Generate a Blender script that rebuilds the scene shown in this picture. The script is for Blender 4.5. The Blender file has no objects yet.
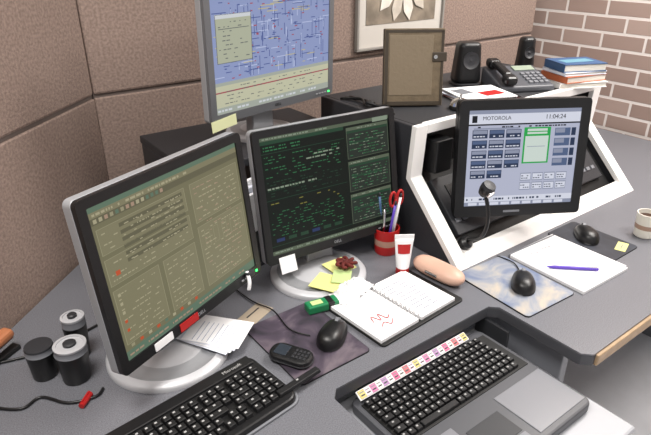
import bpy, math, random
from mathutils import Matrix, Vector
random.seed(7)
S=bpy.context.scene
S.view_settings.view_transform='Standard'
S.view_settings.look='None'

# ------------------------------------------------------------ materials
def lin(h):
    if isinstance(h,str):
        h=h.lstrip('#'); v=[int(h[i:i+2],16)/255 for i in (0,2,4)]
    else: v=list(h)
    return [x/12.92 if x<=.04045 else ((x+.055)/1.055)**2.4 for x in v]+[1]
MATS={}
def mat(name,col,rough=.5,metal=0,emis=None,es=1.0,var=0,vs=60,bump=0,bs=300,coat=0,trans=0,spec=None):
    if name in MATS: return MATS[name]
    m=bpy.data.materials.new(name); m.use_nodes=True
    nt=m.node_tree; b=nt.nodes['Principled BSDF']
    c=lin(col)
    b.inputs['Base Color'].default_value=c
    b.inputs['Roughness'].default_value=rough
    b.inputs['Metallic'].default_value=metal
    if spec is not None: b.inputs['Specular IOR Level'].default_value=spec
    if coat: b.inputs['Coat Weight'].default_value=coat
    if trans: b.inputs['Transmission Weight'].default_value=trans
    if emis is not None:
        b.inputs['Emission Color'].default_value=lin(emis); b.inputs['Emission Strength'].default_value=es
    tc=nt.nodes.new('ShaderNodeTexCoord')
    if var:
        n=nt.nodes.new('ShaderNodeTexNoise'); n.inputs['Scale'].default_value=vs; n.inputs['Detail'].default_value=4
        nt.links.new(tc.outputs['Object'],n.inputs['Vector'])
        r=nt.nodes.new('ShaderNodeValToRGB')
        r.color_ramp.elements[0].position=.35; r.color_ramp.elements[1].position=.65
        r.color_ramp.elements[0].color=[x*(1-var) for x in c[:3]]+[1]
        r.color_ramp.elements[1].color=[min(1,x*(1+var)) for x in c[:3]]+[1]
        nt.links.new(n.outputs['Fac'],r.inputs['Fac']); nt.links.new(r.outputs['Color'],b.inputs['Base Color'])
    if bump:
        n2=nt.nodes.new('ShaderNodeTexNoise'); n2.inputs['Scale'].default_value=bs; n2.inputs['Detail'].default_value=3
        nt.links.new(tc.outputs['Object'],n2.inputs['Vector'])
        bp=nt.nodes.new('ShaderNodeBump'); bp.inputs['Strength'].default_value=bump; bp.inputs['Distance'].default_value=.004
        nt.links.new(n2.outputs['Fac'],bp.inputs['Height']); nt.links.new(bp.outputs['Normal'],b.inputs['Normal'])
    MATS[name]=m; return m
def lcd(name,col,es=1.0): return mat('lcd_'+name,'#050505',.35,0,emis=col,es=es,spec=.25)

M_desk=mat('desk_laminate','#6a6b71',.36,var=.28,vs=420,bump=.05,bs=500)
M_edge=mat('desk_edge_rubber','#46474c',.5)
M_tan=mat('desk_front_edge_wood','#a88e70',.5,var=.12,vs=30)
M_fab=mat('partition_fabric','#8f7d74',.95,var=.2,vs=130,bump=.5,bs=260,spec=.1)
M_black=mat('black_plastic','#111113',.38,bump=.04,bs=600)
M_black2=mat('black_matte','#0b0b0c',.6)
M_key=mat('key_black','#141416',.45)
M_leg=mat('key_legend','#a4a4a4',.6)
M_dk=mat('dark_grey_plastic','#2b2c30',.5,bump=.05,bs=500)
M_gr=mat('grey_plastic','#74767c',.45)
M_sil=mat('silver_plastic','#a4a6aa',.34,metal=.35)
M_silw=mat('light_silver','#c0c1c5',.4,metal=.15)
M_chrome=mat('chrome','#d8d8d8',.15,metal=1)
M_white=mat('white_laminate','#f0eeec',.4)
M_paper=mat('paper_white','#eeeef0',.8)
M_paper2=mat('paper_cool','#d6dae6',.8)
M_red=mat('red_plastic','#b01c1c',.4)
M_dred=mat('dark_red_cloth','#5e1a14',.8,var=.3,vs=80)
M_yel=mat('sticky_yellow','#d8d88a',.8)
M_grn=mat('green_pack','#1e7a4c',.35)
M_lgrn=mat('light_green_paper','#b9cf8c',.8)
M_peach=mat('peach_vinyl','#d2ab97',.45,bump=.1,bs=150)
M_blue=mat('blue_cover','#2d4f78',.4)
M_oran=mat('orange_cover','#b0603c',.5)
M_purp=mat('purple_plastic','#5a3fb0',.35)
M_cream=mat('cream_ceramic','#e4e0d6',.35)
M_led=mat('led_green','#20ff60',.4,emis='#40ff70',es=3)

# ------------------------------------------------------------ geometry helpers
def link(o): S.collection.objects.link(o); return o
class Thing:
    def __init__(s,name,loc=(0,0,0),rz=0):
        s.e=link(bpy.data.objects.new(name,None)); s.e.location=loc; s.e.rotation_euler=(0,0,rz); s.e.empty_display_size=.05
    def mesh(s,name,verts,faces,mats,idx=None,bev=0,smooth=False,M=None,seg=2,sub=0,solid=0):
        me=bpy.data.meshes.new(name)
        if M is not None: verts=[tuple(M@Vector(v)) for v in verts]
        me.from_pydata([tuple(v) for v in verts],[],faces)
        if not isinstance(mats,(list,tuple)): mats=[mats]
        for m in mats: me.materials.append(m)
        if idx:
            for p,i in zip(me.polygons,idx): p.material_index=i
        if smooth:
            for p in me.polygons: p.use_smooth=True
        me.update()
        o=link(bpy.data.objects.new(name,me)); o.parent=s.e
        if solid:
            md=o.modifiers.new('s','SOLIDIFY'); md.thickness=solid
        if bev:
            md=o.modifiers.new('b','BEVEL'); md.width=bev; md.segments=seg; md.limit_method='ANGLE'; md.angle_limit=math.radians(35)
            md.harden_normals=False
        if sub:
            md=o.modifiers.new('ss','SUBSURF'); md.levels=sub; md.render_levels=sub
        return o
    def box(s,name,c,d,m,bev=.003,M=None,rz=0,rx=0,ry=0,taper=(1,1)):
        v,f=vbox((0,0,0),d,taper)
        R=Matrix.Translation(c)@Matrix.Rotation(rz,4,'Z')@Matrix.Rotation(ry,4,'Y')@Matrix.Rotation(rx,4,'X')
        if M is not None: R=M@R
        return s.mesh(name,v,f,m,bev=bev,M=R)
    def lathe(s,name,prof,m,c=(0,0,0),n=40,M=None,idx=None,bev=0,sx=1,sy=1):
        v=[];f=[];mi=[]
        for r,z in prof:
            for k in range(n):
                a=2*math.pi*k/n; v.append((r*math.cos(a)*sx+c[0],r*math.sin(a)*sy+c[1],z+c[2]))
        for i in range(len(prof)-1):
            for k in range(n):
                f.append((i*n+k,i*n+(k+1)%n,(i+1)*n+(k+1)%n,(i+1)*n+k)); mi.append(idx[i] if idx else 0)
        f.append(tuple(range(n-1,-1,-1))); mi.append(idx[0] if idx else 0)
        L=(len(prof)-1)*n; f.append(tuple(range(L,L+n))); mi.append(idx[-1] if idx else 0)
        o=s.mesh(name,v,f,m,idx=mi,M=M,smooth=True)
        md=o.modifiers.new('e','EDGE_SPLIT'); md.split_angle=math.radians(40)
        return o
    def prism(s,name,out,z0,z1,m,bev=.002,M=None,top=1.0,seg=2,smooth=False):
        n=len(out); v=[(x,y,z0) for x,y in out]+[(x*top,y*top,z1) for x,y in out]
        f=[tuple(range(n-1,-1,-1)),tuple(range(n,2*n))]+[(i,(i+1)%n,n+(i+1)%n,n+i) for i in range(n)]
        if z1<z0: f=[q[::-1] for q in f]
        return s.mesh(name,v,f,m,bev=bev,M=M,seg=seg,smooth=smooth)
    def tube(s,name,pts,r,m,smoothn=6,M=None,cyc=False):
        P=[Vector(p) for p in pts]
        if M is not None: P=[M@p for p in P]
        Q=[]
        if smoothn>1 and len(P)>2:
            for i in range(len(P)-1):
                p0=P[max(i-1,0)];p1=P[i];p2=P[i+1];p3=P[min(i+2,len(P)-1)]
                for k in range(smoothn):
                    t=k/smoothn
                    Q.append(.5*((2*p1)+(p2-p0)*t+(2*p0-5*p1+4*p2-p3)*t*t+(3*p1-p0-3*p2+p3)*t**3))
            Q.append(P[-1])
        else: Q=P
        n=10; v=[];f=[]
        nr=None
        for i,p in enumerate(Q):
            t=(Q[min(i+1,len(Q)-1)]-Q[max(i-1,0)]).normalized()
            if nr is None: nr=t.orthogonal().normalized()
            nr=(nr-t*nr.dot(t)).normalized(); bn=t.cross(nr)
            for k in range(n):
                a=2*math.pi*k/n; v.append(p+(nr*math.cos(a)+bn*math.sin(a))*r)
        for i in range(len(Q)-1):
            for k in range(n): f.append((i*n+k,i*n+(k+1)%n,(i+1)*n+(k+1)%n,(i+1)*n+k))
        f.append(tuple(range(n-1,-1,-1))); f.append(tuple(range((len(Q)-1)*n,len(Q)*n)))
        return s.mesh(name,v,f,m,smooth=True)
    def text(s,name,txt,size,m,M):
        cu=bpy.data.curves.new(name,'FONT'); cu.body=txt; cu.size=size; cu.extrude=.0002; cu.align_x='CENTER'; cu.align_y='CENTER'
        cu.materials.append(m)
        o=link(bpy.data.objects.new(name,cu)); o.parent=s.e; o.matrix_local=M; return o
def vbox(c,d,taper=(1,1)):
    x,y,z=c; a,b,h=d[0]/2,d[1]/2,d[2]/2; tx,ty=taper
    v=[(x-a,y-b,z-h),(x+a,y-b,z-h),(x+a,y+b,z-h),(x-a,y+b,z-h),(x-a*tx,y-b*ty,z+h),(x+a*tx,y-b*ty,z+h),(x+a*tx,y+b*ty,z+h),(x-a*tx,y+b*ty,z+h)]
    f=[(3,2,1,0),(4,5,6,7),(0,1,5,4),(1,2,6,5),(2,3,7,6),(3,0,4,7)]
    return v,f
def boxes(T,name,lst,mats,bev=0,M=None):
    V=[];Fc=[];I=[]
    for c,d,tp,mi in lst:
        v,f=vbox(c,d,tp); o=len(V); V+=v; Fc+=[tuple(i+o for i in q) for q in f]; I+=[mi]*6
    return T.mesh(name,V,Fc,mats,idx=I,bev=bev,M=M,seg=1)
def rr(w,h,r,n=6):
    p=[]
    for cx,cy,a0 in ((w/2-r,h/2-r,0),(-w/2+r,h/2-r,90),(-w/2+r,-h/2+r,180),(w/2-r,-h/2+r,270)):
        for k in range(n+1):
            a=math.radians(a0+90*k/n); p.append((cx+r*math.cos(a),cy+r*math.sin(a)))
    return p
def Tm(x,y,z): return Matrix.Translation((x,y,z))
def Rz(a): return Matrix.Rotation(a,4,'Z')
def Rx(a): return Matrix.Rotation(a,4,'X')
def Ry(a): return Matrix.Rotation(a,4,'Y')

# ------------------------------------------------------------ room
DZ=.75
def quadwall(name,p0,p1,z0,z1,th,m):
    a=Vector((p1[0]-p0[0],p1[1]-p0[1],0)); L=a.length; a.normalize(); n=Vector((-a.y,a.x,0))
    v=[]
    for z in (z0,z1):
        for q,o in ((p0,0),(p1,0),(p1,th),(p0,th)):
            v.append((q[0]+n.x*o,q[1]+n.y*o,z))
    f=[(3,2,1,0),(4,5,6,7),(0,1,5,4),(1,2,6,5),(2,3,7,6),(3,0,4,7)]
    me=bpy.data.meshes.new(name); me.from_pydata(v,[],f); me.materials.append(m)
    return link(bpy.data.objects.new(name,me))
M_floor=mat('floor_tile','#e6e7ec',.5,var=.04,vs=8)
M_paint=mat('painted_wall','#cfcac6',.8,var=.03,vs=5)
M_ceil=mat('ceiling_tile','#e4e4e2',.9,var=.05,vs=90)
mb=bpy.data.materials.new('brick_wall'); mb.use_nodes=True; nt=mb.node_tree; b=nt.nodes['Principled BSDF']; b.inputs['Roughness'].default_value=.85
tc=nt.nodes.new('ShaderNodeTexCoord'); sx=nt.nodes.new('ShaderNodeSeparateXYZ'); cx=nt.nodes.new('ShaderNodeCombineXYZ')
nt.links.new(tc.outputs['Object'],sx.inputs[0]); nt.links.new(sx.outputs['Y'],cx.inputs['X']); nt.links.new(sx.outputs['Z'],cx.inputs['Y'])
br=nt.nodes.new('ShaderNodeTexBrick'); nt.links.new(cx.outputs[0],br.inputs['Vector'])
br.inputs['Scale'].default_value=1; br.inputs['Brick Width'].default_value=.21; br.inputs['Row Height'].default_value=.075; br.inputs['Mortar Size'].default_value=.007
br.inputs['Mortar Smooth'].default_value=.2
br.inputs['Color1'].default_value=lin('#907a71'); br.inputs['Color2'].default_value=lin('#a8938a'); br.inputs['Mortar'].default_value=lin('#ded6d2')
nt.links.new(br.outputs['Color'],b.inputs['Base Color'])
bp=nt.nodes.new('ShaderNodeBump'); bp.inputs['Strength'].default_value=.5; bp.inputs['Distance'].default_value=.006; bp.invert=True
nt.links.new(br.outputs['Fac'],bp.inputs['Height']); nt.links.new(bp.outputs['Normal'],b.inputs['Normal'])

quadwall('floor',(-3,-2.5),(3.2,-2.5),-.05,0,5.4,M_floor)
quadwall('ceiling',(-3,-2.5),(3.2,-2.5),2.6,2.65,5.4,M_ceil)
quadwall('wall_back',(-3,2.8),(3.0,2.8),0,2.6,.1,M_paint)
quadwall('wall_right',(2.78,2.8),(2.78,-2.5),0,2.6,.1,mb)
quadwall('wall_left',(-3,-2.5),(-3,2.8),0,2.6,.1,M_paint)
def partition(p0,p1,th=.06):
    a=Vector((p1[0]-p0[0],p1[1]-p0[1],0)); L=a.length; ang=math.atan2(a.y,a.x)
    T=Thing('cubicle_partition',(p0[0],p0[1],0),ang)
    T.box('lower_panel',(L/2,th/2,.595),(L,th,1.15),M_fab,.004)
    T.box('upper_panel',(L/2,th/2,1.455),(L,th,.55),M_fab,.008)
    T.box('seam_channel',(L/2,th/2+.004,1.175),(L,th-.008,.02),mat('seam_dark','#6a5f5a',.9),0)
    T.box('top_cap',(L/2,th/2,1.745),(L+.01,th+.012,.03),M_gr,.006)
    T.box('foot_rail',(L/2,th/2,.01),(L,th,.02),M_dk,.002)
partition((.45,1.75),(2.62,1.75))
partition((-.62,.68),(.45,1.75))

# ------------------------------------------------------------ desk
T=Thing('corner_desk')
poly=[(-.55,.25),(.52,.25),(.54,.27),(.54,.69),(.56,.71),(1.055,.71),(1.075,.69),(1.075,.465),(1.095,.445),(2.75,.445),(2.75,1.74),(.455,1.74),(-.55,.735)]
T.prism('worktop',poly,DZ-.004,DZ,M_desk,bev=0)
T.prism('worktop_core',[(x,y) for x,y in poly],DZ-.034,DZ-.0042,M_edge,bev=.003)
T.box('front_edge_strip',(1.925,.4435,DZ-.02),(1.64,.012,.030),M_tan,.003)
T.box('panel_1',(.50,.98,.357),(.03,1.15,.714),M_gr,.003)
T.box('panel_2',(1.14,1.1,.357),(.03,1.15,.714),M_gr,.003)
T.box('panel_3',(2.4,1.08,.357),(.03,1.2,.714),M_gr,.003)
T.box('modesty_panel',(1.6,1.6,.4),(2.2,.02,.62),M_dk,.002)

T=Thing('keyboard_tray',(.807,.53,.653))
T.box('board',(0,0,0),(.51,.44,.018),mat('tray_light','#a4a6ac',.4),.006)
T.box('rail_1',(-.249,.16,.031),(.010,.1,.055),M_dk,.002)
T.box('rail_2',(.249,.16,.031),(.010,.1,.055),M_dk,.002)

# ------------------------------------------------------------ console turret
T=Thing('dispatch_console',(1.127,.87,DZ))
L=.975
prof=[(0,0),(.215,.215),(.205,.372),(.66,.372),(.66,0)]
def xprism(T,name,pr,x0,x1,m,bev=.003):
    n=len(pr); v=[(x0,y,z) for y,z in pr]+[(x1,y,z) for y,z in pr]
    f=[tuple(range(n)),tuple(range(2*n-1,n-1,-1))]+[(i,n+i,n+(i+1)%n,(i+1)%n) for i in range(n)]
    return T.mesh(name,v,f,m,bev=bev)
M_cons=mat('console_dark_grey','#2e2f33',.5,var=.2,vs=300,bump=.06,bs=400)
xprism(T,'side_cheek_1',prof,0,.018,M_cons)
xprism(T,'side_cheek_2',prof,L-.018,L,M_cons)
T.box('top_panel',(L/2,.435,.363),(L-.036,.45,.018),M_cons,.002)
T.box('back_panel',(L/2,.65,.18),(L-.036,.018,.345),M_cons,.002)
strip=[(-.003,-.0),(.213,.2165),(.203,.374),(.222,.374),(.233,.209),(.024,.0)]
for i,(x0,x1) in enumerate(((-.002,.045),(L-.045,L+.002))):
    xprism(T,'front_frame_%d'%(i+1),strip,x0,x1,M_white,.002)
xprism(T,'bottom_frame',[(-.003,0),(.028,.031),(.052,.031),(.052,0)],.045,L-.045,M_white,.002)
xprism(T,'top_frame',[(.2055,.345),(.203,.374),(.23,.374),(.232,.345)],.045,L-.045,M_white,.002)
xprism(T,'center_mullion',strip,L/2-.008,L/2+.022,M_white,.002)
xprism(T,'recess_lower',[(.055,.0),(.265,.21),(.28,.21),(.07,.0)],.045,L-.045,M_black2,0)
xprism(T,'recess_upper',[(.265,.21),(.255,.36),(.27,.36),(.28,.21)],.045,L-.045,M_black2,0)
for k in range(2):
    xo=.09+k*.47
    MM=Tm(xo+.16,.155,.115)@Rx(math.radians(45))
    T.box('equipment_face_%d'%(k+1),(0,0,0),(.33,.19,.02),M_dk,.004,M=MM)
    for j in range(4):
        T.box('speaker_slot_%d_%d'%(k+1,j+1),(-.1+.065*j,.04,.011),(.045,.05,.004),M_black,.001,M=MM)
    boxes(T,'buttons_%d'%(k+1),[((-.14+.03*j,-.05,.012),(.02,.014,.006),(.9,.9),0) for j in range(10)],[M_gr],M=MM)
T.box('speaker_box',(.105,.215,.27),(.07,.06,.10),M_black,.004)

# ------------------------------------------------------------ monitors
def screen(T,w,h,rects,M,name='screen_image'):
    mats=[];V=[];Fc=[];I=[]
    for (u0,v0,u1,v1,m,ly) in rects:
        if m not in mats: mats.append(m)
        y=-.0003*(ly+1); o=len(V)
        x0=(u0-.5)*w;x1=(u1-.5)*w;z0=(.5-v0)*h;z1=(.5-v1)*h
        V+=[(x0,y,z1),(x1,y,z1),(x1,y,z0),(x0,y,z0)]; Fc.append((o,o+1,o+2,o+3)); I.append(mats.index(m))
    T.mesh(name,V,Fc,mats,idx=I,M=M)
def words(R,u0,v0,u1,v1,n,m,ly=4,fill=.8,hh=.4,wmin=.006,wmax=.03):
    dv=(v1-v0)/n
    for i in range(n):
        u=u0; 
        while u<u1:
            w=random.uniform(wmin,wmax)
            if random.random()<fill and u+w<u1:
                R.append((u,v0+dv*i+dv*(.5-hh/2),u+w,v0+dv*i+dv*(.5+hh/2),m,ly))
            u+=w+.007
def frame(R,u0,v0,u1,v1,m,t=.003,ly=3):
    R+= [(u0,v0,u1,v0+t,m,ly),(u0,v1-t,u1,v1,m,ly),(u0,v0,u0+t,v1,m,ly),(u1-t,v0,u1,v1,m,ly)]
def bez(T,w,h,bw,bb,M,front,shell,d=.05):
    o=rr(w,h,.012); i=rr(w-2*bw,h-bw-bb,.002); n=len(o); off=(bb-bw)/2
    V=[(x,0,z) for x,z in o]+[(x,0,z+off) for x,z in i]+[(x,.006,z+off) for x,z in i]
    V+=[(x,.014,z) for x,z in o]
    Fc=[]
    for k in range(n):
        j=(k+1)%n
        Fc+=[(k,j,n+j,n+k)[::-1],(n+k,n+j,2*n+j,2*n+k)[::-1],(3*n+k,3*n+j,j,k)[::-1]]
    T.mesh('bezel',V,Fc,front,M=M)
    MM=M@Rx(math.radians(90))
    T.prism('side_shell',rr(w+.002,h+.002,.013),-.034,-.012,shell,bev=.002,M=MM)
    T.prism('back_shell',rr(w*.92,h*.88,.03),-.034,-.034-d,M_black,bev=.004,M=MM,top=.7)
    T.box('lcd_glass',(0,.006,off),(w-2*bw+.002,.004,h-bw-bb+.002),M_black2,0,M=M)
    return off
def desk_monitor(C,yaw,tilt,w,h,base,rects,base_r=.135,bw=.019,bb=.024,logo=True,desk=DZ,front=None):
    T=Thing('lcd_monitor',(base[0],base[1],desk))
    M=Tm(C[0]-base[0],C[1]-base[1],C[2]-desk)@Rz(yaw)@Rx(-tilt)
    off=bez(T,w,h,bw,bb,M,front or M_black,M_sil)
    screen(T,w-2*bw,h-bw-bb,rects,M@Tm(0,.0042,off))
    if logo:
        T.text('logo','DELL',.011,M_sil if front is None else M_black,M@Tm(0,-.0005,-h/2+bb*.5)@Rx(math.radians(90)))
    for k in range(4):
        T.box('button_%d'%(k+1),(w/2-.075+k*.013,-.001,-h/2+bb*.5),(.008,.003,.004),M_sil,.001,M=M)
    T.box('power_led',(w/2-.02,-.001,-h/2+bb*.5),(.006,.003,.005),M_led,.001,M=M)
    T.lathe('base',[(base_r,0),(base_r,.008),(base_r*.97,.013),(base_r*.86,.017),(base_r*.80,.013),(base_r*.62,.014),(base_r*.58,.0185),(.001,.0185)],[M_silw,M_sil],idx=[0,0,0,1,1,1,0],n=64)
    top=M@Vector((0,.09,-.02))
    bx,by=top.x*.55,top.y*.55
    V=[]
    for (px,py,pz,hw) in ((bx,by,.012,.045),(top.x,top.y,top.z,.036)):
        for sx_,sy_ in ((-1,-1),(1,-1),(1,1),(-1,1)):
            q=Rz(yaw)@Vector((hw*sx_,.016*sy_,0)); V.append((px+q.x,py+q.y,pz))
    T.mesh('neck',V,[(3,2,1,0),(4,5,6,7),(0,1,5,4),(1,2,6,5),(2,3,7,6),(3,0,4,7)],M_sil,bev=.005)
    T.box('neck_mount',(0,.088,-.01),(.1,.02,.1),M_dk,.006,M=M)
    return T,M

def left_img():
    bg=lcd('l_bg','#706d54'); b2=lcd('l_b2','#7c785e'); b3=lcd('l_b3','#605d49'); li=lcd('l_line','#928d72'); tx=lcd('l_text','#a29c80'); hd=lcd('l_head','#5c7260'); rd=lcd('l_red','#b85030'); pk=lcd('l_pink','#a08874')
    R=[(0,0,1,1,bg,0),(0,0,1,.035,hd,1),(0,.035,1,.07,b2,1),(0,.07,1,.11,b3,1)]
    words(R,.02,.035,.6,.07,1,tx); 
    for k in range(14): R.append((.02+.03*k,.078,.038+.03*k,.102,random.choice([tx,li,hd,pk]),2))
    for (u0,v0,u1,v1) in ((.02,.14,.56,.30),(.02,.33,.56,.50),(.02,.53,.30,.9),(.33,.53,.56,.9),(.6,.14,.98,.42),(.6,.45,.98,.9)):
        R.append((u0,v0,u1,v1,b2,1)); frame(R,u0,v0,u1,v1,li)
        words(R,u0+.02,v0+.02,u1-.02,v1-.01,max(3,int((v1-v0)/.035)),tx,fill=.5,hh=.2)
    for k in range(6):
        v=.16+.045*k; R.append((.14,v,.54,v+.024,b3,3)); 
    words(R,.16,.16,.5,.42,6,tx,ly=5,fill=.4,hh=.15)
    for k in range(5): R.append((.04,.56+.06*k,.055,.58+.06*k,random.choice([rd,hd,tx]),5))
    R.append((.06,.42,.085,.45,rd,6)); R.append((.0,.94,1,1,hd,1)); words(R,.02,.94,.9,1,1,pk,hh=.2)
    for k in range(9): R.append((.04+.055*k,.905,.06+.055*k,.925,random.choice([rd,tx,rd,hd,li]),5))
    words(R,.62,.16,.96,.9,20,pk,ly=5,fill=.25,hh=.15)
    for k in range(5): frame(R,.64+.07*k,.5,.68+.07*k,.62,li,.002,4)
    return R
def mid_img():
    bg=lcd('m_bg','#0e1511'); g=lcd('m_green','#34724a'); g2=lcd('m_dim','#22402e'); gy=lcd('m_grey','#56604f'); w=lcd('m_white','#7f8c7a'); y=lcd('m_yel','#7a7638'); bl=lcd('m_blue','#26345a'); rd=lcd('m_red','#8a3030')
    R=[(0,0,1,1,bg,0),(0,0,1,.03,gy,1),(0,.03,.62,.06,g2,1)]
    words(R,.02,.0,.5,.03,1,w); words(R,.02,.07,.3,.12,2,g)
    R.append((0,.13,.62,.135,g2,2)); words(R,.02,.15,.6,.34,8,g,fill=.4,hh=.28)
    words(R,.3,.19,.58,.25,2,w,fill=.6,hh=.4,wmin=.01,wmax=.04)
    words(R,.02,.36,.6,.5,6,g2,fill=.5,hh=.3); words(R,.02,.41,.4,.44,1,w,hh=.5)
    R.append((0,.52,.62,.525,g2,2)); words(R,.03,.54,.58,.62,3,y,fill=.2,hh=.3)
    words(R,.02,.62,.6,.85,10,g,fill=.35,hh=.26)
    for k in range(6): R.append((.04+.09*k,.86,.1+.09*k,.89,random.choice([bl,g2]),3))
    R.append((0,.92,1,.925,g2,2)); R.append((0,.965,1,1,gy,2)); words(R,.02,.965,.9,.995,1,w,ly=3)
    for k in range(3):
        v=.05+.3*k
        R+= [(.64,v,.99,v+.275,lcd('m_p','#262e28'),1),(.64,v,.99,v+.028,gy,2),(.64,v+.03,.99,v+.05,g2,2)]
        frame(R,.64,v,.99,v+.275,gy,.004)
        words(R,.66,v+.06,.97,v+.26,8,w,fill=.35,hh=.22)
        words(R,.66,v+.06,.97,v+.26,8,g,fill=.4,hh=.22,ly=5)
        words(R,.66,v+.005,.9,v+.025,1,w,ly=3,hh=.4)
        R.append((.66,v+.13,.9,v+.145,g2,3))
    R.append((.86,.0,.99,.04,w,3))
    return R
def back_img():
    bg=lcd('b_map','#8a96be'); l1=lcd('b_line','#46568f'); l2=lcd('b_line2','#b4bedc'); gy=lcd('b_grey','#a0a69c'); ol=lcd('b_olive','#bcbca2'); rd=lcd('b_red','#a04c58'); w=lcd('b_white','#c8ccd0'); dk=lcd('b_dark','#5c6064'); pw=lcd('b_pale','#a9ad98'); ye=lcd('b_yel','#bdb27a')
    R=[(0,0,1,1,bg,0),(0,0,1,.05,w,2),(0,.05,1,.13,gy,2)]
    for k in range(22): R.append((.02+.04*k,.065,.045+.04*k,.115,random.choice([w,dk,ol,rd,l1]),3))
    for k in range(230):
        u=random.uniform(.0,.95); v=random.uniform(.14,.72)
        if random.random()<.5: R.append((u,v,min(1,u+random.uniform(.02,.12)),v+.006,random.choice([l1,l1,l2,ye]),1))
        else: R.append((u,v,u+.005,min(.75,v+random.uniform(.03,.12)),random.choice([l1,l1,l2]),1))
    for k in range(120):
        u=random.uniform(0,.97); v=random.uniform(.14,.74); R.append((u,v,u+random.uniform(.008,.025),v+.008,random.choice([l1,rd,l1,rd]),2))
    R+= [(.03,.27,.30,.62,pw,4),(.03,.27,.30,.30,w,5)]; frame(R,.03,.27,.30,.62,dk,.004,5); words(R,.05,.31,.28,.6,9,dk,ly=5,fill=.4,hh=.2)
    R.append((.05,.37,.28,.375,dk,6))
    R+= [(0,.76,1,1,ol,2),(0,.76,1,.785,gy,3),(0,.83,1,.84,rd,3),(0,.95,1,1,gy,3)]
    words(R,.01,.79,.98,.94,5,dk,ly=4,fill=.4,hh=.2); words(R,.01,.955,.9,.995,1,w,ly=4)
    return R
def radio_img():
    bg=lcd('r_bg','#aeb2c6'); w=lcd('r_white','#d0d3e0'); gy=lcd('r_grey','#898fa4'); nv=lcd('r_navy','#27344f'); nv2=lcd('r_navy2','#4f5f80'); gn=lcd('r_green','#25a04a'); gp=lcd('r_pale','#c6d2cb'); bk=lcd('r_black','#15171f')
    R=[(0,0,1,1,bg,0),(0,0,1,.04,gy,1),(0,.04,1,.14,w,1),(0,.14,1,.155,bk,2),(.03,.055,.075,.125,bk,3)]
    R.append((.05,.18,.46,.195,gy,2))
    for r in range(5):
        for q in range(3):
            u=.04+.15*q; v=.2+.105*r
            if r==4 and q==2: continue
            R+= [(u,v,u+.135,v+.085,nv,3),(u+.005,v+.005,u+.13,v+.04,nv2 if (r+q)%2 else gy,4)]
            words(R,u+.01,v+.05,u+.13,v+.08,1,w,ly=5,wmin=.01,wmax=.03)
    words(R,.03,.155,.9,.19,1,bk,ly=3,fill=.5,hh=.4)
    R+= [(.50,.185,.74,.56,gn,5),(.515,.275,.725,.545,gp,6),(.53,.2,.71,.225,gp,6),(.53,.235,.71,.255,gp,6)]
    R.append((.535,.38,.7,.386,gy,7))
    for r in range(4):
        v=.2+.105*r; R+= [(.78,v,.92,v+.08,nv2,3),(.785,v+.005,.87,v+.05,gy,4),(.93,v,.97,v+.08,nv,3)]
    for r in range(2):
        for q in range(4):
            u=.5+.11*q; v=.66+.1*r; R+= [(u,v,u+.1,v+.085,gy,3),(u+.005,v+.01,u+.095,v+.075,w,4)]; words(R,u+.01,v+.02,u+.09,v+.07,2,nv,ly=5,wmin=.01,wmax=.02)
    R+= [(0,.9,1,.96,w,2),(0,.96,1,1,gy,2)]; words(R,.02,.905,.95,.955,1,nv,ly=3,fill=.5)
    for q in range(9): R.append((.04+.1*q,.965,.12+.1*q,.995,w,3))
    return R

TL,ML=desk_monitor((.386,.992,1.029),.414,.113,.445,.356,(.33,1.035),left_img(),base_r=.137)
TMi,MM_=desk_monitor((.869,1.124,.998),-.068,.162,.445,.356,(.80,1.10),mid_img(),base_r=.135)
RZ=1.05
T=Thing('monitor_riser',(.83,1.51,DZ))
T.box('top_shelf',(0,0,RZ-DZ-.0125),(.56,.38,.024),M_dk,.003)
T.box('leg_1',(-.265,0,(RZ-DZ-.024)/2),(.03,.36,RZ-DZ-.024),M_dk,.003)
T.box('leg_2',(.265,0,(RZ-DZ-.024)/2),(.03,.36,RZ-DZ-.024),M_dk,.003)
T.box('middle_shelf',(0,.02,.14),(.5,.32,.016),M_dk,.002)
TB,MB_=desk_monitor((.872,1.39,1.345),.20,-.02,.485,.39,(.87,1.50),back_img(),base_r=.11,desk=RZ,front=mat('bezel_grey','#6c6e72',.35,metal=.3))

T=Thing('touchscreen_monitor',(1.396,.902,1.02))
M=Rz(-.539)@Rx(-.143)
w,h=.39,.345
off=bez(T,w,h,.028,.034,M,M_black,M_black,d=.03)
screen(T,w-.056,h-.062,radio_img(),M@Tm(0,.0042,off))
T.text('header_text','MOTOROLA',.015,lcd('r_txt','#10121a'),M@Tm(-.085,.001,.121)@Rx(math.radians(90)))
T.text('clock_text','11:04:24',.018,lcd('r_txt','#10121a'),M@Tm(.09,.001,.121)@Rx(math.radians(90)))
T.box('label_strip',(-.02,-.001,-h/2+.015),(.05,.002,.006),M_gr,0,M=M)
T.box('mount_plate',(0,.068,0),(.1,.012,.1),M_dk,.002,M=M)
T.tube('support_arm',[(.036,.062,0),(.06,.11,-.01),(.06,.185,-.02)],.016,M_dk)
T.box('arm_bracket',(.06,.195,-.02),(.07,.02,.09),M_dk,.003)

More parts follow.
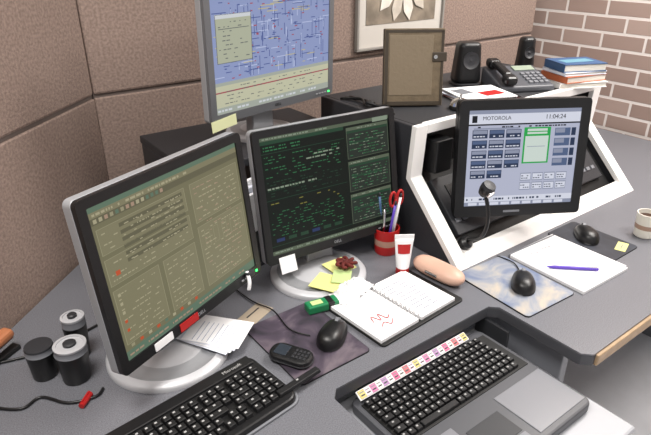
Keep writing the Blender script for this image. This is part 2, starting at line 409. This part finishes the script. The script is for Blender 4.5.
TL.box('red_label',(-.04,-.0008,-.166),(.055,.0016,.018),M_red,0,M=ML)
TL.box('white_label',(-.115,-.0008,-.166),(.05,.0016,.017),M_paper,0,M=ML)
TL.tube('earpiece_hook',[(.165,-.002,-.15),(.155,-.014,-.17),(.15,-.012,-.19)],.0045,M_paper,M=ML)
TL.box('earpiece_clip',(.17,-.006,-.158),(.026,.012,.015),M_dk,.003,M=ML)
TMi.box('sticky_note',(-.165,-.004,-.185),(.048,.001,.045),M_paper,0,M=MM_,rx=-.2)
TB.box('sticky_note',(-.205,-.003,-.195),(.085,.001,.03),mat('note_pale','#d8dcae',.8),0,M=MB_,ry=-.1)

# ------------------------------------------------------------ keyboards
def keys(T,x0,y0,z,cols,rows,p,mats,M=None,skip=()):
    K=[];Lg=[]
    for r in range(rows):
        c=0
        while c<cols:
            wk=1
            if r==0 and c==3: wk=6
            elif c==0 and r in(1,2,3): wk=1.5
            if (r,int(c)) in skip: c+=1; continue
            cx=x0+(c+wk/2)*p; cy=y0+(r+.5)*p
            K.append(((cx,cy,z+.004),(p*wk-.002,p-.002,.009),(.86 if wk==1 else .95,.82),0))
            Lg.append(((cx-p*.12,cy+p*.1,z+.0088),(p*.26,p*.2,.0006),(1,1),1))
            c+=wk
    boxes(T,'keycaps',K,mats,bev=.0008,M=M); boxes(T,'legends',Lg,mats,M=M)
T=Thing('computer_keyboard',(.242,.785,DZ),.12)
T.prism('body',rr(.465,.175,.025),0,.018,M_black,bev=.005,top=.985)
T.prism('wrist_edge',rr(.475,.183,.03),0,.006,M_gr,bev=.002)
T.box('rear_lip',(0,.068,.018),(.44,.03,.008),M_black,.003)
for i,(x0,cols) in enumerate(((-.222,15),(.070,3),(.134,4))):
    keys(T,x0,-.07,.0185,cols,6,.0192,[M_key,M_leg],skip={(1,0),(2,1)} if i==1 else ())
T.text('brand_text','Microsoft',.012,M_leg,Tm(.17,.066,.0232))

M_palm=mat('palm_grey','#7c7d83',.3)
T=Thing('laptop_keyboard',(.815,.555,.6625))
T.prism('body',rr(.43,.32,.02),0,.026,mat('laptop_body_grey','#4c4d52',.4),bev=.005)
T.box('key_well',(0,.066,.027),(.405,.135,.003),M_black2,.001)
keys(T,-.198,.003,.0285,20,7,.0186,[M_key,M_leg])
T.box('touchpad',(-.03,-.085,.0265),(.10,.065,.002),M_dk,.001)
T.box('touchpad_button_1',(-.055,-.13,.0265),(.048,.016,.003),M_gr,.001)
T.box('touchpad_button_2',(-.003,-.13,.0265),(.048,.016,.003),M_gr,.001)
T.box('palm_rest_1',(-.15,-.085,.0262),(.11,.12,.004),M_palm,.0019)
T.box('palm_rest_2',(.125,-.085,.0262),(.165,.12,.004),M_palm,.0019)
cols=['#c9bc7a','#d8d6d0','#c8688c','#e0c8d0','#c07aa0','#dcdad4','#bd6a70','#e0ccd4','#a884ac','#d8d6d0']
ms=[mat('strip_%d'%i,c,.7) for i,c in enumerate(cols)]
T=Thing('function_key_label_strip',(.79,.700,.706))
Ms=Rx(.5)
boxes(T,'labels',[((-.165+.0165*k,0,0),(.0163,.018,.002),(1,1),(k*7)%10) for k in range(21)],ms,M=Ms)
boxes(T,'label_text',[((-.165+.0165*k,-.003,.0012),(.010,.003,.0006),(1,1),0) for k in range(21)],[M_dk],M=Ms)
boxes(T,'label_text_2',[((-.165+.0165*k,.004,.0012),(.011,.002,.0006),(1,1),0) for k in range(21)],[M_gr],M=Ms)
T.box('carrier',(0,0,-.0025),(.352,.022,.003),M_paper,0,M=Ms)
T.box('support',(0,.004,-.011),(.34,.004,.016),M_dk,0)

# ------------------------------------------------------------ mice and pads
def mouse(name,loc,rz,L=.115,W=.062,Hh=.036,m=M_black,wheel=True):
    T=Thing(name,loc,rz); V=[];Fc=[];nu,nv=20,14
    for i in range(nu+1):
        t=i/nu; y=-L/2+L*t
        e=max(1e-3,1-abs(2*t-1)**2.6)**.5
        hw=W/2*e*(1+.06*math.sin(math.pi*2*t)); hh=Hh*(e**.8)*(1-.35*t+.1)
        for k in range(nv+1):
            a=math.pi*k/nv; V.append((-hw*math.copysign(abs(math.cos(a))**.8,math.cos(a)),y,.002+hh*abs(math.sin(a))**.75))
    for i in range(nu):
        for k in range(nv):
            q=i*(nv+1)+k; Fc.append((q,q+nv+1,q+nv+2,q+1))
    Fc.append(tuple(range(0,nv+1)))
    bot=[i*(nv+1) for i in range(nu+1)]+[i*(nv+1)+nv for i in range(nu,-1,-1)]
    Fc.append(tuple(bot))
    T.mesh('shell',V,Fc,m,smooth=True)
    T.lathe('scroll_wheel',[(.002,-.004),(.010,-.004),(.010,.004),(.002,.004)],M_gr,M=Tm(0,L*.28,Hh*.68)@Ry(math.radians(90)),n=20)
    T.box('button_split',(0,L*.36,Hh*.62),(.0015,.03,.004),M_gr,0,rx=-.35)
    return T
def ramp_pad(name,cA,cB,cC,sc=7):
    m=bpy.data.materials.new(name); m.use_nodes=True; nt=m.node_tree; b=nt.nodes['Principled BSDF']; b.inputs['Roughness'].default_value=.5
    tc=nt.nodes.new('ShaderNodeTexCoord'); n=nt.nodes.new('ShaderNodeTexNoise'); n.inputs['Scale'].default_value=sc; n.inputs['Detail'].default_value=5; n.inputs['Distortion'].default_value=1.2
    r=nt.nodes.new('ShaderNodeValToRGB'); r.color_ramp.elements[0].color=lin(cA); r.color_ramp.elements[0].position=.35
    r.color_ramp.elements[1].color=lin(cC); r.color_ramp.elements[1].position=.65
    e=r.color_ramp.elements.new(.5); e.color=lin(cB)
    nt.links.new(tc.outputs['Object'],n.inputs['Vector']); nt.links.new(n.outputs['Fac'],r.inputs['Fac']); nt.links.new(r.outputs['Color'],b.inputs['Base Color']); return m
def pad(loc,rz,w,h,m,name='mouse_pad'):
    T=Thing(name,loc,rz); T.prism('mat_base',rr(w,h,.012),0,.003,M_black2,bev=0); T.prism('mat_top',rr(w-.002,h-.002,.012),.003,.004,m,bev=0); return T
pad((.602,.88,DZ),0,.195,.245,ramp_pad('pad_purple','#2a272f','#463d4a','#6a6068',9))
mouse('computer_mouse',(.655,.845,DZ+.004),-1.0)
T=Thing('mobile_phone',(.535,.84,DZ+.004),.5)
T.prism('body',rr(.054,.102,.024),0,.020,M_black,bev=.007,seg=3); T.prism('rim',rr(.056,.104,.025),.005,.008,M_dk,bev=.001)
T.box('display',(0,.022,.0203),(.034,.03,.001),mat('phone_display','#30363e',.15),.0004)
boxes(T,'keypad',[((-.011+.011*i,-.010-.009*j,.0203),(.008,.006,.0016),(.9,.9),0) for i in range(3) for j in range(4)],[M_dk])
pad((1.195,.735,DZ),-.05,.195,.245,ramp_pad('pad_photo','#66728e','#8f939c','#b4aa9c',10))
mouse('computer_mouse',(1.205,.715,DZ+.004),-.9)
pad((1.60,.745,DZ),.0,.15,.22,ramp_pad('pad_dark','#1c1e24','#2a2d36','#383c46'))
mouse('computer_mouse',(1.60,.765,DZ+.004),-.7)
T=Thing('sticky_note',(1.63,.665,DZ+.0045),.3); T.box('pad_sheet',(0,0,0),(.06,.03,.001),M_yel,0); T.box('note_mark',(0,0,.001),(.03,.003,.0006),M_gr,0)

# ------------------------------------------------------------ notebooks, papers
T=Thing('spiral_planner',(.858,.855,DZ),.06)
T.prism('cover',rr(.30,.20,.012),0,.006,M_black2,bev=.002,M=Tm(.012,0,0))
T.box('page_block_1',(-.070,0,.011),(.130,.18,.010),M_paper,.001)
T.box('page_block_2',(.070,0,.011),(.130,.18,.010),M_paper,.001)
for k in range(12):
    y=-.08+.0145*k
    T.tube('ring_%d'%(k+1),[(-.007,y,.014),(-.004,y,.021),(.004,y,.021),(.007,y,.014)],.0012,M_chrome,smoothn=3)
boxes(T,'ruled_lines',[((sx_,-.075+.014*k,.0163),(.115,.0008,.0004),(1,1),0) for sx_ in(-.072,.072) for k in range(11)],[mat('rule_line','#a0a6b8',.8)])
boxes(T,'written_notes',[((.03+.02*random.random()+.04*(k%2),-.068+.014*(k//2),.0164),(.02+.015*random.random(),.003,.0004),(1,1),0) for k in range(20)],[mat('pencil_grey','#9094a0',.8)])
T.tube('red_writing',[(-.10,-.03,.0168),(-.09,-.01,.0168),(-.08,-.035,.0168),(-.07,-.012,.0168),(-.062,-.038,.0168),(-.05,-.03,.0168)],.0011,M_red,smoothn=4)
T.tube('red_writing_2',[(-.095,-.055,.0168),(-.08,-.045,.0168),(-.07,-.06,.0168),(-.055,-.048,.0168)],.0011,M_red,smoothn=4)
T=Thing('crumpled_tissue',(.80,.955,DZ+.016),.3)
V=[];Fc=[];N=26
for i in range(N):
    for j in range(N):
        x=(i/(N-1)-.5)*.13; y=(j/(N-1)-.5)*.07; r=max(0,1-(2*x/.14)**2-(2*y/.08)**2)
        V.append((x+random.uniform(-.003,.003),y+random.uniform(-.003,.003),.002+r*(.016+.012*math.sin(x*170+y*60)+random.uniform(-.004,.004))))
for i in range(N-1):
    for j in range(N-1): q=i*N+j; Fc.append((q,q+N,q+N+1,q+1))
T.mesh('tissue',V,Fc,M_paper,smooth=True)
T=Thing('snack_pack',(.705,.955,DZ+.0045),-.2)
T.box('pack',(0,0,.011),(.085,.034,.022),M_grn,.004); T.box('pack_band',(.02,0,.011),(.02,.035,.023),M_black,.003); T.box('pack_label',(-.015,0,.0225),(.03,.018,.001),M_lgrn,0)
T=Thing('writing_pad',(1.41,.712,DZ),-.03)
T.box('pages',(0,0,.005),(.215,.245,.010),M_paper,.001); T.box('top_sheet',(.004,.003,.0108),(.212,.24,.0008),M_paper,0,rz=.02)
T.box('binding',(0,.119,.0055),(.216,.006,.0125),M_gr,.001)
T.tube('handwriting',[(-.07,.08,.0118),(-.05,.085,.0118),(-.03,.078,.0118),(0,.084,.0118),(.04,.079,.0118)],.0008,M_dk)
T=Thing('ballpoint_pen',(1.375,.675,DZ+.0165),-.75)
T.lathe('barrel',[(.001,-.07),(.003,-.062),(.005,-.05),(.0052,.03),(.0045,.07),(.001,.072)],[M_purp,M_paper],idx=[0,0,0,0,0],M=Ry(math.radians(90)),n=16)
T.box('clip',(.05,0,.006),(.035,.003,.0015),M_chrome,0)
T=Thing('paper_sheets',(.425,1.005,DZ+.022),.5)
for k in range(4): T.box('sheet_%d'%(k+1),(.004*k,-.003*k,.0008+.0012*k),(.10,.14,.0008),M_paper if k%2 else M_paper2,0,rz=.06*k)
boxes(T,'print_lines',[((0,-.05+.012*k,.0055),(.07,.0015,.0004),(1,1),0) for k in range(8)],[mat('rule_line','#a0a6b8',.8)],M=Rz(.18))
T=Thing('business_card',(.56,1.04,DZ),.4); T.box('card',(0,0,.001),(.085,.05,.001),mat('card_beige','#a39684',.7),0); T.box('card_text',(0,.008,.0017),(.05,.004,.0004),M_dk,0)
T=Thing('eyeglass_case',(1.055,.885,DZ),math.radians(95))
def capsule(T,name,L,r1,r2,m,zc):
    V=[];Fc=[];n=24;K=16
    for i in range(K+1):
        t=-1+2*i/K; x=L/2*math.copysign(1-(1-abs(t))**1.6,t); e=max(1e-3,1-abs(x/(L/2))**4)**.5
        for k in range(n):
            a=2*math.pi*k/n; V.append((x,r1*e*math.cos(a),zc+r2*e*math.sin(a)))
    for i in range(K):
        for k in range(n): Fc.append((i*n+k,(i+1)*n+k,(i+1)*n+(k+1)%n,i*n+(k+1)%n))
    Fc.append(tuple(range(n))); Fc.append(tuple(range(K*n+n-1,K*n-1,-1)))
    return T.mesh(name,V,Fc,m,smooth=True)
capsule(T,'shell',.165,.034,.024,M_peach,.0245)
T.tube('seam',[(-.08,-.001,.0245),(-.06,-.0325,.0245),(0,-.0345,.0245),(.06,-.0325,.0245),(.08,-.001,.0245)],.0012,mat('seam_brown','#8a6656',.6))
T.box('hinge',(0,.034,.026),(.04,.004,.008),M_chrome,.001)
T=Thing('lotion_tube',(.992,.962,DZ),-.6)
T.lathe('cap',[(.018,0),(.019,.002),(.018,.022),(.001,.022)],M_red,n=28)
V=[];Fc=[];n=28;K=8
for i in range(K+1):
    t=i/K
    for k in range(n):
        a=2*math.pi*k/n; V.append(((.0185*(1-t)+.027*t)*math.cos(a),(.0185*(1-t)+.0012*t)*math.sin(a),.022+.09*t))
for i in range(K):
    for k in range(n): Fc.append((i*n+k,i*n+(k+1)%n,(i+1)*n+(k+1)%n,(i+1)*n+k))
Fc.append(tuple(range(K*n,K*n+n)))
T.mesh('tube_body',V,Fc,M_paper,smooth=True)
T.box('crimp',(0,0,.117),(.054,.003,.012),M_paper,.001)
V=[];Fc=[];m0=9
for i in range(3):
    t=.5+.3*i/2
    for k in range(m0):
        a=math.radians(225+90*k/(m0-1)); V.append(((.0185*(1-t)+.027*t)*1.02*math.cos(a),(.0185*(1-t)+.0012*t)*1.06*math.sin(a)-.0003,.022+.09*t))
for i in range(2):
    for k in range(m0-1): q=i*m0+k; Fc.append((q,q+1,q+m0+1,q+m0))
T.mesh('red_label',V,Fc,M_red,smooth=True)
T=Thing('pencil_cup',(1.04,1.083,DZ))
T.lathe('cup',[(.032,0),(.034,.004),(.036,.03),(.0361,.031),(.037,.05),(.0371,.051),(.038,.082),(.035,.082),(.033,.012),(.001,.012)],[M_red,mat('cup_band','#b08878',.5)],idx=[0,0,1,1,0,0,0,0,0],n=32)
pc=[M_black,M_red,M_blue,M_chrome,M_purp,M_paper]
for k in range(6):
    a=k*1.05; b0=Vector((.012*math.cos(a),.012*math.sin(a),.016)); t0=Vector((.030*math.cos(a+.3)+.006,.03*math.sin(a+.3),.15+.014*(k%3)))
    T.tube('pen_%d'%(k+1),[b0,t0],.004,pc[k],smoothn=1); T.tube('pen_cap_%d'%(k+1),[t0,t0+(t0-b0).normalized()*.012],.0032,M_dk,smoothn=1)
T.box('scissor_blade',(.012,-.012,.09),(.012,.002,.13),M_chrome,0,ry=.1)
for k,s_ in enumerate((-1,1)):
    cx_=.018+.014*s_
    T.tube('scissor_handle_%d'%(k+1),[(cx_+.011*math.cos(q),-.014,.175+.022*math.sin(q)) for q in [2*math.pi*j/10 for j in range(11)]],.004,M_red,smoothn=3)
T=Thing('sticky_notes_stack',(.80,1.03,DZ+.0225),.3)
T.box('note_1',(-.03,0,.0012),(.076,.076,.002),M_yel,0,rz=.2); T.box('note_2',(.055,.02,.0034),(.07,.07,.002),M_yel,0,rz=-.3); T.box('note_3',(.01,-.02,.0056),(.065,.05,.002),M_lgrn,0,rz=.5)
T=Thing('ribbon_bow',(.855,1.045,DZ+.0295),.2)
for k in range(7):
    a=k*2*math.pi/7
    T.tube('loop_%d'%(k+1),[(0,0,.006),(.014*math.cos(a-.4),.014*math.sin(a-.4),.016),(.028*math.cos(a),.028*math.sin(a),.014),(.014*math.cos(a+.4),.014*math.sin(a+.4),.008),(0,0,.006)],.0048,M_dred)
T.lathe('knot',[(.001,0),(.009,.003),(.010,.012),(.007,.018),(.001,.020)],M_dred,n=16)

# ------------------------------------------------------------ left corner cups
def tumbler(loc,h=.095,r=.036,lid=True):
    T=Thing('travel_mug',loc)
    T.lathe('body',[(r*.8,0),(r*.85,.003),(r,h*.75),(r*1.02,h*.8),(r*.98,h*.82),(r*.98,h*.95)],[M_black,M_gr],idx=[0,0,0,1,1],n=36)
    if lid:
        T.lathe('lid_rim',[(r*.99,h*.95),(r*1.0,h*.955),(r*1.0,h),(r*.8,h*1.01),(r*.78,h*.985),(.001,h*.985)],M_silw,n=36)
        T.lathe('lid_knob',[(r*.4,h*.985),(r*.4,h*1.04),(r*.3,h*1.06),(.001,h*1.06)],M_dk,n=24)
    else:
        T.lathe('lid_rim',[(r*.99,h*.95),(r*.96,h),(r*.7,h*1.01),(.001,h*1.01)],M_dk,n=36)
tumbler((.137,1.07,DZ),.09,.033); tumbler((.165,1.145,DZ),.105,.025); tumbler((.085,1.12,DZ),.08,.029,False)
T=Thing('power_cable'); 
T.tube('cord',[(.17,1.0,DZ+.004),(.15,.985,DZ+.004),(.10,1.0,DZ+.004),(.06,1.05,DZ+.004),(.02,1.04,DZ+.004),(-.03,1.09,DZ+.004),(-.06,1.18,DZ+.004)],.003,M_black)
T.tube('cord_2',[(.30,1.25,DZ+.004),(.2,1.22,DZ+.004),(.1,1.20,DZ+.004),(0,1.22,DZ+.004)],.003,M_black)
T=Thing('red_marker_cap',(.132,.985,DZ),.8); T.lathe('cap',[(.001,-.02),(.006,-.02),(.007,.015),(.001,.018)],M_red,M=Tm(0,0,.0072)@Ry(math.radians(90)),n=16); T.box('cap_clip',(0,0,.0145),(.03,.003,.002),M_red,0)
T=Thing('stapler',(-.01,1.22,DZ),.6)
T.box('base',(0,0,.006),(.15,.036,.012),M_black,.003); T.box('arm',(0,0,.04),(.145,.032,.022),mat('stapler_orange','#b0704c',.4),.008,ry=-.12); T.box('magazine',(0,0,.024),(.14,.022,.012),M_chrome,.002,ry=-.08); T.box('hinge',(-.065,0,.024),(.02,.034,.036),M_black,.003)
T=Thing('desktop_file_sorter',(.68,1.27,DZ),.2)
T.box('tray',(0,0,.006),(.12,.08,.012),M_dk,.002)
for k in range(4): T.box('divider_%d'%(k+1),(0,-.036+.024*k,.06),(.12,.003,.11),M_dk,.001)
for k in range(3): T.box('papers_%d'%(k+1),(.004*k,-.024+.024*k,.12+.01*k),(.10,.012,.21),M_paper if k!=1 else M_paper2,.001)
T=Thing('mouse_cable'); T.tube('cord',[(.615,.88,DZ+.007),(.59,.93,DZ+.007),(.60,1.02,DZ+.006),(.58,1.09,DZ+.004),(.57,1.2,DZ+.004)],.0018,M_black)
T=Thing('mouse_cable'); T.tube('cord',[(1.25,.755,DZ+.006),(1.28,.80,DZ+.008),(1.28,.858,DZ+.004)],.0018,M_black)

# ------------------------------------------------------------ gooseneck microphone
T=Thing('gooseneck_microphone',(1.2,.915,.80))
T.lathe('base',[(.02,-.012),(.02,.006),(.012,.014),(.001,.014)],M_black,M=Rx(.75),n=24)
T.tube('neck',[(0,0,.01),(-.003,-.045,.035),(-.012,-.07,.075),(-.017,-.075,.125),(-.024,-.066,.175)],.0055,M_black)
Mh=Tm(-.026,-.064,.195)@Rx(.5)
T.lathe('head',[(.008,-.02),(.015,-.014),(.019,0),(.020,.012),(.017,.022),(.001,.025)],[M_black,M_dk],idx=[0,0,0,1,1],M=Mh,n=24)
T.lathe('grille',[(.012,-.0),(.0125,.006),(.001,.008)],M_chrome,M=Mh@Tm(0,-.014,.002)@Rx(math.radians(90)),n=20)

# ------------------------------------------------------------ on top of console
CZ=DZ+.3725
T=Thing('portfolio_binder',(1.28,1.25,CZ),math.atan2(-.114,.138)+.1)
Mp=Rx(-.15)
M_bind=mat('binder_taupe','#6e604c',.5,bump=.3,bs=120,var=.15,vs=40)
M_bind2=mat('binder_border','#3e352a',.5)
T.box('cover_front',(0,-.012,.118),(.185,.004,.232),M_bind,.003,M=Mp)
T.box('cover_window',(-.01,-.0145,.125),(.135,.002,.18),mat('binder_panel','#7e705c',.5,bump=.3,bs=90),.001,M=Mp)
for i,(c,d) in enumerate((((-.0,-.0146,.226),(.18,.002,.008)),((0,-.0146,.01),(.18,.002,.012)),((-.086,-.0146,.118),(.01,.002,.22)),((.087,-.0146,.118),(.008,.002,.22)))): T.box('border_%d'%(i+1),c,d,M_bind2,.0005,M=Mp)
T.box('pages',(.003,0,.116),(.165,.016,.218),M_cream,.001,M=Mp)
T.box('cover_back',(0,.012,.118),(.185,.004,.232),M_bind,.003,M=Mp)
T.box('spine',(-.091,0,.118),(.006,.026,.232),M_bind2,.003,M=Mp)
T.box('strap',(.078,-.0165,.15),(.045,.004,.028),M_bind2,.002,M=Mp)
T.lathe('snap',[(.006,0),(.006,.002),(.001,.003)],M_chrome,M=Mp@Tm(.065,-.019,.15)@Rx(math.radians(90)),n=16)
T.box('easel_leg',(0,.045,.095),(.04,.004,.19),M_bind,.001,rx=.25)
T=Thing('magazine_pile',(1.53,1.185,CZ),-.25)
mc=[M_paper,M_red,M_paper2,M_black,M_paper]
for k in range(5): T.box('magazine_%d'%(k+1),(.01*(k%2),.006*(k%3),.002+.004*k),(.19,.16,.0038),mc[k],0,rz=(.09*((k*3)%4)-.1))
T.box('cover_print',(.03,-.02,.0206),(.08,.05,.0006),M_red,0,rz=.1)
T.box('cover_print_2',(-.05,.03,.0206),(.05,.06,.0006),M_gr,0,rz=.1)
T=Thing('bell_like_item',(1.375,1.135,CZ))  # unidentified small round black item, shaped like a bell
T.lathe('dome',[(.033,0),(.034,.005),(.031,.012),(.029,.02),(.02,.03),(.006,.035),(.001,.036)],[M_black,M_chrome],idx=[0,0,1,1,1,1],n=32); T.lathe('plunger',[(.003,.034),(.003,.042),(.006,.043),(.001,.046)],M_chrome,n=12)
T=Thing('desk_telephone',(1.77,1.215,CZ),-.45)
T.mesh('body',[(-.10,-.085,0),(.10,-.085,0),(.10,.085,0),(-.10,.085,0),(-.10,-.085,.02),(.10,-.085,.02),(.10,.085,.06),(-.10,.085,.06)],[(3,2,1,0),(4,5,6,7),(0,1,5,4),(1,2,6,5),(2,3,7,6),(3,0,4,7)],mat('phone_grey','#4a4c52',.45),bev=.006)
Mt=Tm(0,0,.041)@Rx(math.atan2(.04,.17))
boxes(T,'buttons',[((.02+.02*i,-.06+.022*j,.002),(.015,.015,.006),(.9,.9),0) for i in range(4) for j in range(4)],[M_gr],M=Mt)
T.box('display',(.045,.055,.001),(.08,.035,.004),mat('phone_lcd','#8e9a8a',.3),.001,M=Mt)
T.box('handset_grip',(-.068,0,.026),(.032,.11,.018),M_black,.008,M=Mt)
T.box('handset_ear',(-.068,.068,.018),(.046,.042,.03),M_black,.010,M=Mt); T.box('handset_mouth',(-.068,-.068,.018),(.046,.042,.03),M_black,.010,M=Mt)
T=Thing('book_stack',(1.97,1.12,CZ),-.35)
z=0
for k,(bw_,bd,bh,mm) in enumerate(((.19,.14,.020,M_white),(.18,.135,.024,M_oran),(.175,.13,.012,M_paper2),(.17,.125,.028,M_blue))):
    R_=Rz(.08*((k*5)%3)-.08)
    T.box('book_%d_cover_top'%(k+1),(0,0,z+bh-.0015),(bw_,bd,.003),mm,.001,M=R_); T.box('book_%d_cover_bottom'%(k+1),(0,0,z+.0015),(bw_,bd,.003),mm,.001,M=R_)
    T.box('book_%d_spine'%(k+1),(-bw_/2+.0015,0,z+bh/2),(.003,bd,bh),mm,.001,M=R_); T.box('book_%d_pages'%(k+1),(.002,0,z+bh/2),(bw_-.008,bd-.008,bh-.005),M_cream,0,M=R_)
    z+=bh
T.box('cover_print',(0,0,z+.0003),(.12,.05,.0006),mat('cover_teal','#5f8ea0',.4),0)
def speaker_like(loc,rz,w,d,h):  # unidentified dark items on the console, built in speaker form
    T=Thing('speaker_like_item',loc,rz)
    T.prism('body',rr(w,d,.025),.008,h,M_black,bev=.014,top=.8,seg=4); T.prism('foot',rr(w*1.05,d*1.05,.025),0,.008,M_dk,bev=.002)
    T.lathe('cone',[(w*.3,0),(w*.3,.004),(w*.24,.001),(w*.1,-.001),(.001,.003)],[M_dk],M=Tm(0,-d/2*.9,h*.6)@Rx(math.radians(84)),n=24)
speaker_like((1.66,1.36,CZ),-.5,.10,.085,.15); speaker_like((1.99,1.345,CZ),-.5,.07,.065,.14)
T=Thing('cable_bundle')
for k in range(3): T.tube('cable_%d'%(k+1),[(1.15+.02*k,1.45,CZ+.004),(1.18,1.38-.03*k,CZ+.012),(1.15,1.32,CZ+.006+.006*k),(1.19-.01*k,1.27,CZ+.01),(1.155,1.2+.01*k,CZ+.006)],.004,M_black)

T=Thing('coffee_mug',(1.765,.665,DZ))
T.lathe('cup',[(.026,0),(.030,.004),(.032,.03),(.0325,.045),(.034,.08),(.031,.08),(.028,.008),(.001,.008)],[M_cream,mat('cup_brown','#a88a78',.5)],idx=[0,0,1,0,0,0,0],n=32)
T.lathe('coffee',[(.030,.066),(.001,.067)],mat('coffee','#3a2014',.2),n=28)
T.tube('handle',[(.030,-.012,.068),(.048,-.02,.064),(.053,-.022,.042),(.044,-.018,.022),(.028,-.011,.02)],.0045,M_cream)

# ------------------------------------------------------------ picture
T=Thing('framed_picture',(1.69,1.746,1.5))
fm=mat('frame_grey','#8c8883',.5)
for i,(c,d) in enumerate((((0,-.008,-.29),(.48,.018,.010)),((0,-.008,.29),(.48,.018,.010)),((-.235,-.008,0),(.010,.018,.58)),((.235,-.008,0),(.010,.018,.58)))): T.box('frame_%d'%(i+1),c,d,fm,.002)
T.box('mat_board',(0,-.003,0),(.46,.005,.57),mat('mat_board','#c4bfb8',.8),0)
T.box('print',(0,-.0065,.02),(.38,.002,.44),mat('print_sepia','#857a6c',.7,var=.3,vs=14),0)
V=[];Fc=[];I=[]
for k in range(13):
    a=2*math.pi*k/13+.1; o=len(V)
    for (r_,da) in ((.02,0),(.09,-.26),(.15,-.18),(.19,0),(.15,.18),(.09,.26)): V.append((r_*math.cos(a+da)*.95,-.0085-.0003*k,r_*math.sin(a+da)-.01))
    Fc.append(tuple(range(o,o+6))); I.append(k%2)
T.mesh('flower_petals',V,Fc,[mat('petal','#ddd6cc',.8,var=.12,vs=30),mat('petal2','#bfb6aa',.8,var=.12,vs=30)],idx=I)
T.lathe('flower_center',[(.03,0),(.028,.004),(.001,.005)],mat('flower_core','#6b5a40',.8,var=.3,vs=120),M=Tm(0,-.012,-.01)@Rx(math.radians(90)),n=24)

# ------------------------------------------------------------ lights
def area(name,loc,size,e,col=(1,1,1),rot=(0,0,0)):
    l=bpy.data.lights.new(name,'AREA'); l.energy=e; l.size=size; l.color=col
    o=link(bpy.data.objects.new(name,l)); o.location=loc; o.rotation_euler=rot; return o
for i,(x,y) in enumerate(((.2,-.3),(1.9,-.1),(-.2,.7),(2.3,.75))):  # last two are added, unseen, to brighten left partition and right brick wall
    T=Thing('ceiling_and_added_panel',(x,y,2.6))
    T.box('housing',(0,0,-.015),(.62,.62,.03),M_white,.004)
    area('ceiling_and_added_lamp',(x,y,2.56),.6,[9,26,36,50][i],(1,.96,.91))
w=bpy.data.worlds.new('world'); S.world=w; w.use_nodes=True
w.node_tree.nodes['Background'].inputs[0].default_value=(1,.98,.97,1); w.node_tree.nodes['Background'].inputs[1].default_value=.55

# ------------------------------------------------------------ camera
cam=bpy.data.cameras.new('camera'); cam.sensor_width=36; cam.lens=564/651*36; cam.clip_start=.02
co=link(bpy.data.objects.new('camera',cam)); co.location=(0,0,1.59)
co.rotation_euler=(math.radians(64),0,-math.atan2(.6,.8)); S.camera=co
